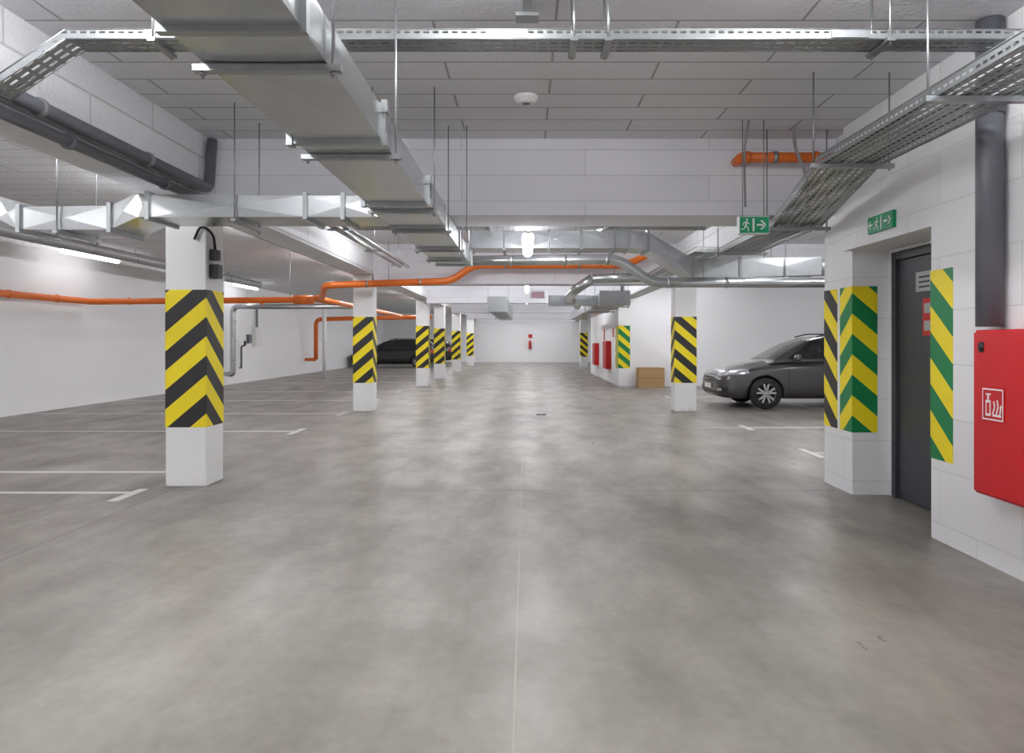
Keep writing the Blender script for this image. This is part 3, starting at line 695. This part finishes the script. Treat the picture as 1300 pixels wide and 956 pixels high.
    patch(b, bvh, [(-.1,-.5,.29),(-.1,.5,.29),(-.1,.46,.36),(-.1,-.46,.36)], (1,0,0), 1, 10, 3, .008)
    patch(b, bvh, [(-.1,-.26,.39),(-.1,.26,.39),(-.1,.26,.49),(-.1,-.26,.49)], (1,0,0), 5, 4, 2, .016)
    b.build('trim_and_lamps', [M_seam, M_black, M_chrome, M_head, M_taill, M_sw], e, fix=False).location = (0,0,0)
    b = MB()
    for s in (1, -1):
        b.lathe((1.52, s*.98, 1.03), [(0,-.10),(.045,-.095),(.07,-.06),(.075,0),(.065,.05),(0,.07)], 0, axis='y', n=16)
        b.box(1.49, 1.56, min(s*.84, s*.93), max(s*.84, s*.93), .97, 1.0, 1)
        for x in (2.25, 3.12): b.box(x, x+.17, min(s*.88, s*.905), max(s*.88, s*.905), .80, .825, 0)
        b.tube([(2.05, s*.585, 1.45), (2.3, s*.58, 1.52), (3.8, s*.565, 1.50), (4.05, s*.565, 1.44)], .014, 1, n=8, fil=.1)
    b.build('mirrors_handles_rails', [paint, M_black], e).location = (0,0,0)
    for i, (wx, s) in enumerate(((.93, 1), (.93, -1), (3.57, 1), (3.57, -1))):
        b = MB(); c = (wx, s*.80, .315)
        b.lathe(c, [(.20,-.10),(.29,-.10),(.312,-.075),(.315,0),(.312,.075),(.29,.095),(.225,.10),(.215,.08),(.20,-.10)], 0, n=48)
        f = s*.085
        b.lathe(c, [(.228, f+s*.012),(.205, f+s*.014),(.2, f-s*.03),(.2, f-s*.1)], 1, n=48)
        b.lathe(c, [(.0, s*.01),(.2, s*.01)], 0, n=32)
        b.lathe(c, [(.0, s*.09),(.03, s*.09),(.045, s*.07),(.045, s*.02)], 1, n=20)
        for k in range(5):
            for dd in (-.13, .13):
                a = math.radians(90+72*k)+dd; a2 = a+dd*.9
                p0 = Vector((math.cos(a)*.03, 0, math.sin(a)*.03)); p1 = Vector((math.cos(a2)*.205, 0, math.sin(a2)*.205))
                t = Vector((-(p1-p0).z, 0, (p1-p0).x)).normalized()*.018; cc = Vector(c)
                y0_, y1_ = Vector((0, s*.05, 0)), Vector((0, s*.09, 0))
                b.hexa([cc+p0-t+y0_, cc+p0+t+y0_, cc+p1+t+y0_, cc+p1-t+y0_], [cc+p0-t+y1_, cc+p0+t+y1_, cc+p1+t+y1_, cc+p1-t+y1_], 1)
        b.build('wheel_%d' % (i+1), [M_tyre, M_alloy], e).location = (0,0,0)
    return e
M_pg = simple('graphite_car_paint', (.075, .072, .074), .3, .5, coat=1.)
M_pb = simple('black_car_paint', (.012, .013, .018), .3, .3, coat=1.)
car((3.87, 15.05, 0), M_pg)
car((-9.25, 37.8, 0), M_pb)
car((-8.9, 43.6, 0), M_pb)

# ------------------------------------------------------------ world + camera
w = bpy.data.worlds.new('world'); sc.world = w; w.use_nodes = True
w.node_tree.nodes['Background'].inputs[0].default_value = (.8, .85, 1, 1); w.node_tree.nodes['Background'].inputs[1].default_value = .3
cd = bpy.data.cameras.new('camera'); cam = bpy.data.objects.new('camera', cd); sc.collection.objects.link(cam)
cam.location = (0, 0, 1.35); cam.rotation_euler = (math.pi/2, 0, 0)
cd.sensor_width = 36; cd.lens = 900/1300*36; cd.shift_x = -18/1300; cd.shift_y = -44/1300; cd.clip_start = .05; cd.clip_end = 200
sc.camera = cam
